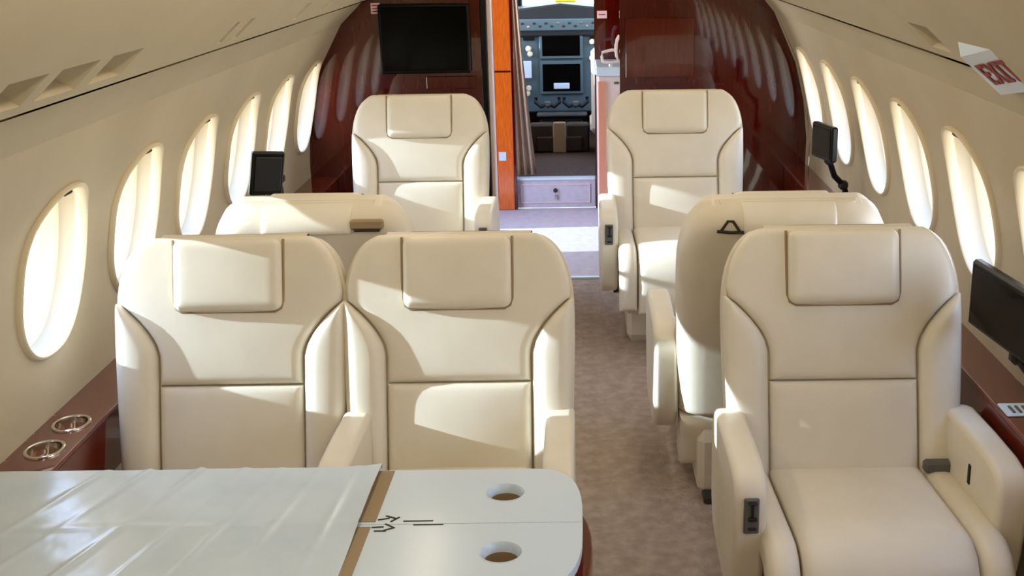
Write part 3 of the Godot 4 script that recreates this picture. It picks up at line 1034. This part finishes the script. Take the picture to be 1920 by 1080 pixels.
# ------------------------------------------------------------------ table
func build_table() -> void:
	var top := 0.560
	var o := thing("folding_table", "white folding table with two cup holes in front of the near pair", "table", Vector3(0, 0, -2.15))
	for s in [1.0, -1.0]:   # far leaf, near leaf (z local: far = negative)
		var poly := PackedVector2Array([Vector2(-1.06, 0.001)])
		poly.append(Vector2(0.113, 0.001))
		for k in 13:
			var a := k / 12.0 * PI / 2.0
			poly.append(Vector2(0.0 + 0.113 * pow(cos(a), 0.75), 0.001 + 0.248 * pow(sin(a), 0.62)))
		poly.append(Vector2(-1.06, 0.249))
		var leaf := CSGCombiner3D.new()
		leaf.name = "leaf"
		o.add_child(leaf, true)
		var slab := CSGPolygon3D.new()
		slab.name = "slab"
		slab.polygon = poly
		slab.depth = 0.018
		slab.material = M.white
		slab.rotation = Vector3(-PI / 2.0 if s > 0.0 else PI / 2.0, 0, 0)
		slab.position = Vector3(0, top if s > 0.0 else top - 0.018, 0)
		leaf.add_child(slab)
		var hole := CSGCylinder3D.new()
		hole.name = "hole"
		hole.radius = 0.041
		hole.height = 0.2
		hole.sides = 40
		hole.operation = CSGShape3D.OPERATION_SUBTRACTION
		hole.material = M.white
		var at := Vector3(-0.048, top, -0.135) if s > 0.0 else Vector3(-0.042, top, 0.117)
		hole.position = at
		leaf.add_child(hole)
		var cup := part("cup_holder", mesh(lathe([[0.0415, 0.0005], [0.040, 0.001], [0.037, -0.004], [0.034, -0.014], [0.033, -0.020]], 40), 0), M.white, o, at)
		part("cup_well", mesh(lathe([[0.033, -0.018], [0.0325, -0.05], [0.030, -0.055], [0.0, -0.055]], 40), 0), M.tan, cup)
	# wooden tray under the white leaves
	var tray := PackedVector2Array()
	for k in 13:
		var a := (k / 6.0 - 1.0) * PI / 2.0
		tray.append(Vector2(0.03 + 0.103 * pow(cos(a), 0.6), 0.215 * sin(a)))
	tray.append(Vector2(-1.0, 0.215))
	tray.append(Vector2(-1.0, -0.215))
	part("wood_tray", mesh(moved(extrude(tray, 0.0, 0.05, 0.004), Transform3D(Basis(Vector3.RIGHT, PI / 2.0), Vector3(0, top - 0.060, 0)))), M.wood_long, o)
	part("support", mesh(box(Vector3(0.035, 0.23, 0.0), Vector3(0.06, 0.46, 0.30), 0.006)), M.wood_long, o)
	for k in 2:
		part("hinge_slot", mesh(box(Vector3(-0.215 + 0.022 * k, top + 0.0006, -0.012 + 0.016 * k), Vector3(0.060, 0.0016, 0.003), 0.0004)), M.seam, o)
	for q in [[-0.285, -0.022, 0.3], [-0.272, -0.030, -0.5], [-0.262, -0.020, 0.9], [-0.292, 0.012, 0.1], [-0.270, 0.006, -0.7], [-0.268, 0.020, 0.5], [-0.285, 0.028, 0.0]]:
		part("latch_mark", mesh(box(Vector3.ZERO, Vector3(0.024, 0.0016, 0.004), 0.0004)), M.seam, o, Vector3(q[0], top + 0.0006, q[1]), Vector3(0, q[2], 0))
	# strap under the sheet; its tan also stands in for edge gap shading
	part("strap", mesh(moved(box(Vector3.ZERO, Vector3(0.045, 0.0012, 0.235), 0.0003), Transform3D(Basis(Vector3.UP, -0.02), Vector3(-0.320, top + 0.0007, -0.128)))), M.tan, o)
	part("strap", mesh(moved(box(Vector3.ZERO, Vector3(0.028, 0.0012, 0.235), 0.0003), Transform3D(Basis(Vector3.UP, -0.02), Vector3(-0.322, top + 0.0007, 0.128)))), M.tan, o)
	build_sheet(top)

func build_sheet(top: float) -> void:
	var nx := 180
	var nz := 50
	var rows := []
	var noise := FastNoiseLite.new()
	noise.seed = 3
	noise.frequency = 2.2
	for j in nz + 1:
		var f := float(j) / nz
		var row := []
		for i in nx + 1:
			var g := float(i) / nx
			var edge := lerpf(-0.325, -0.335, f)
			var x := lerpf(-1.165, edge, g)
			var z := lerpf(-0.262, 0.262, f)
			var y := 0.004 + 0.002 * noise.get_noise_2d(x * 2.0, z * 2.0)
			# pressed folds: a cross fold along x and slanting creases
			y += 0.0025 * exp(-pow((z - 0.005) / 0.007, 2.0))
			for c in [[-0.92, 0.55, 0.004], [-0.80, 0.50, 0.005], [-0.69, 0.42, 0.0045], [-0.60, 0.36, 0.004], [-0.50, 0.28, 0.0032], [-0.395, 0.10, 0.0035], [-1.02, 0.6, 0.003]]:
				var cx: float = c[0] + c[1] * -z * 0.6
				y += c[2] * exp(-pow((x - cx) / 0.009, 2.0)) * (0.6 + 0.4 * sin(z * 13.0 + c[0] * 9.0))
			y += 0.012 * pow(g, 24.0) * (0.5 + 0.5 * sin(f * 5.0 + 0.4))
			row.append(Vector3(x, top + maxf(y, 0.0015), -2.15 + z))
		rows.append(row)
	# front and back hems turn down over the table edge
	var t := grid(rows)
	for e in [0, nz]:
		var a: Array = rows[e]
		for i in nx:
			quad(t, a[i], a[i + 1], a[i + 1] + Vector3(0, -0.012, 0), a[i] + Vector3(0, -0.012, 0))
	for j in nz:
		var r0: Array = rows[j]
		var r1: Array = rows[j + 1]
		quad(t, r0[nx], r1[nx], r1[nx] + Vector3(0, -0.0018, 0), r0[nx] + Vector3(0, -0.0018, 0))
	var fixed := PackedVector3Array()
	for i in range(0, t.size(), 3):
		var nrm := (t[i + 2] - t[i]).cross(t[i + 1] - t[i])
		if nrm.y < -1e-9:
			fixed.append_array([t[i], t[i + 2], t[i + 1]])
		else:
			fixed.append_array([t[i], t[i + 1], t[i + 2]])
	var o := part("table_cover", mesh(fixed, 0, 70.0), M.sheet, self)
	tag(o, "creased pale plastic sheet covering the left part of the folding table", "table cover")

# ------------------------------------------------------------------ screens
func build_screens() -> void:
	var tv := thing("television", "black wall television on the bulkhead at upper left", "television", Vector3(-0.615, 1.20, FRONT))
	part("frame", mesh(box(Vector3(0, 0, 0.020), Vector3(0.43, 0.325, 0.034), 0.006)), M.black, tv)
	part("screen", mesh(box(Vector3(0, 0, 0.038), Vector3(0.405, 0.300, 0.004), 0.001)), M.screen, tv)

	var a := thing("seat_monitor", "small dark monitor on a bent arm at the left ledge", "monitor", Vector3(-1.115, 0.537, -4.62))
	folding_arm(a, [Vector3(0, 0.0, -0.22), Vector3(0.0, 0.15, -0.22), Vector3(0.008, 0.195, -0.20), Vector3(0.04, 0.185, -0.02), Vector3(0.065, 0.235, 0.22)])
	panel_screen(a, Vector3(0.075, 0.305, 0.255), Vector3(0.125, 0.165, 0.024), Vector3(-0.12, deg_to_rad(214), 0.12))
	var b := thing("seat_monitor", "small dark monitor on a bent arm at the far right ledge", "monitor", Vector3(1.155, 0.570, -4.62))
	folding_arm(b, [Vector3(0, 0.0, 0), Vector3(0.0, 0.12, 0), Vector3(-0.01, 0.145, 0.0), Vector3(-0.05, 0.185, 0.02), Vector3(-0.075, 0.25, 0.03)])
	panel_screen(b, Vector3(-0.10, 0.325, 0.05), Vector3(0.18, 0.135, 0.026), Vector3(0.0, deg_to_rad(-76), 0.0))
	var c := thing("seat_monitor", "large black monitor over the right ledge cut by the picture edge", "monitor", Vector3(1.165, 0.570, -2.55))
	folding_arm(c, [Vector3(0.0, 0.0, 0.16), Vector3(0.0, 0.09, 0.16), Vector3(-0.01, 0.115, 0.13), Vector3(-0.03, 0.13, 0.02), Vector3(-0.045, 0.16, -0.05)])
	panel_screen(c, Vector3(-0.065, 0.255, -0.08), Vector3(0.37, 0.165, 0.026), Vector3(0.0, deg_to_rad(-84), 0.0))

func folding_arm(o: Node3D, pts: Array) -> void:
	part("mount", mesh(box(Vector3(pts[0].x, 0.008, pts[0].z), Vector3(0.045, 0.016, 0.045), 0.004)), M.black, o)
	part("arm", mesh(tube(pts, 0.012)), M.black, o)
	for k in [2, pts.size() - 1]:
		part("joint", mesh(box(pts[k], Vector3(0.036, 0.034, 0.036), 0.008)), M.rubber, o)

func panel_screen(o: Node3D, at: Vector3, size: Vector3, rot: Vector3) -> void:
	var s := part("housing", mesh(box(Vector3.ZERO, size, 0.006)), M.black, o, at, rot)
	part("screen", mesh(box(Vector3(0, 0, size.z / 2.0 + 0.0005), Vector3(size.x - 0.024, size.y - 0.024, 0.003), 0.001)), M.screen, s)
	part("rear_cover", mesh(box(Vector3(0, 0, -size.z / 2.0 - 0.003), Vector3(size.x * 0.8, size.y * 0.8, 0.010), 0.004)), M.rubber, s)

# ------------------------------------------------------------------ overhead things
func build_overhead() -> void:
	# exit sign: a wedge on the sloped panel, text runs aft, letters' feet outboard
	var ft := Vector3(0.882, 1.432, -2.43)
	var fb := Vector3(0.969, 1.355, -2.43)
	var at := Vector3(0.880, 1.474, -2.19)
	var ab := Vector3(0.967, 1.397, -2.19)
	var off := Vector3(0.004, 0.040, -0.05)
	var s := thing("exit_sign", "white wedge shaped EXIT sign with red letters on the right overhead panel", "sign", ft)
	var t := PackedVector3Array()
	quad(t, ft, at, ab, fb)
	quad(t, ft, fb, fb + off, ft + off)
	quad(t, ft + off, fb + off, ab + Vector3(0, 0.004, 0), at + Vector3(0, 0.004, 0))
	quad(t, ft, ft + off, at + Vector3(0, 0.004, 0), at)
	quad(t, fb, ab, ab + Vector3(0, 0.004, 0), fb + off)
	part("housing", mesh(moved(t, Transform3D(Basis(), -ft)), 1, 20.0), M.white, s)
	var x := (at - ft).normalized()
	var y := (ft - fb).normalized()
	var z := x.cross(y).normalized()
	y = z.cross(x).normalized()
	var font := SystemFont.new()
	font.font_names = PackedStringArray(["Droid Sans"])
	font.font_weight = 700
	var tm := TextMesh.new()
	tm.text = "EXIT"
	tm.font = font
	tm.font_size = 64
	tm.pixel_size = 0.00125
	tm.depth = 0.0014
	var o := part("lettering", tm, M.red, s)
	var mid := (ft + at + fb + ab) / 4.0 - ft
	o.transform = Transform3D(Basis(x, y, z).scaled_local(Vector3(1.0, 1.0, 1.0)), mid + z * 0.002 - x * 0.012)

	# unseen strips along both ceiling sides, added as fill light
	for side in [-1, 1]:
		var w := thing("fill_light", "long added fill light strip along the %s side of the ceiling, above the picture" % ("left" if side < 0 else "right"), "light", Vector3(side * 0.47, 1.69 if side < 0 else 1.745, -1.3))
		var glow := plain(Color(1.0, 0.93, 0.80), 0.5)
		glow.emission_enabled = true
		glow.emission = Color(1.0, 0.95, 0.86)
		glow.emission_energy_multiplier = 1.5
		part("housing", mesh(box(Vector3(0, 0.008, 0), Vector3(0.09, 0.016, 8.6), 0.003)), M.white, w)
		part("fill_tube", mesh(box(Vector3(0, -0.004, 0), Vector3(0.07, 0.008, 8.5), 0.002)), glow, w)
		var l := AreaLight3D.new()
		l.name = "fill_lamp"
		l.area_size = Vector2(0.07, 8.5)
		l.light_color = Color(1.0, 0.95, 0.86)
		l.light_energy = 0.62
		l.shadow_enabled = true
		if "area_range" in l:
			l.set("area_range", 14.0)
		w.add_child(l)
		l.position = Vector3(0, -0.012, 0)
		l.rotation = Vector3(-PI / 2.0, 0, 0)

# ------------------------------------------------------------------ small signs and switches
func build_small_things() -> void:
	var a := thing("placard", "small white placard on the bulkhead beside the television", "placard", Vector3(-0.845, 1.343, FRONT))
	part("plate", mesh(box(Vector3(0, 0, 0.003), Vector3(0.044, 0.050, 0.005), 0.001)), M.red_pale, a)
	for k in 3:
		part("printed_line", mesh(box(Vector3(0, 0.014 - 0.014 * k, 0.0058), Vector3(0.030, 0.004, 0.0008), 0.0001)), M.red, a)
	var b := thing("placard", "small white placard high on the dark panel right of the cockpit doorway", "placard", Vector3(0.258, 1.195, SILL + 0.025))
	part("plate", mesh(box(Vector3(0, 0, 0.003), Vector3(0.060, 0.045, 0.005), 0.001)), M.red_pale, b)
	part("printed_line", mesh(box(Vector3(0, 0, 0.0058), Vector3(0.040, 0.006, 0.0008), 0.0001)), M.red, b)
	var c := thing("placard", "small white plate low on the orange door post", "placard", Vector3(-0.368, 0.343, SILL + 0.055))
	part("plate", mesh(box(Vector3(0, 0, 0.003), Vector3(0.046, 0.055, 0.006), 0.002)), M.white, c)
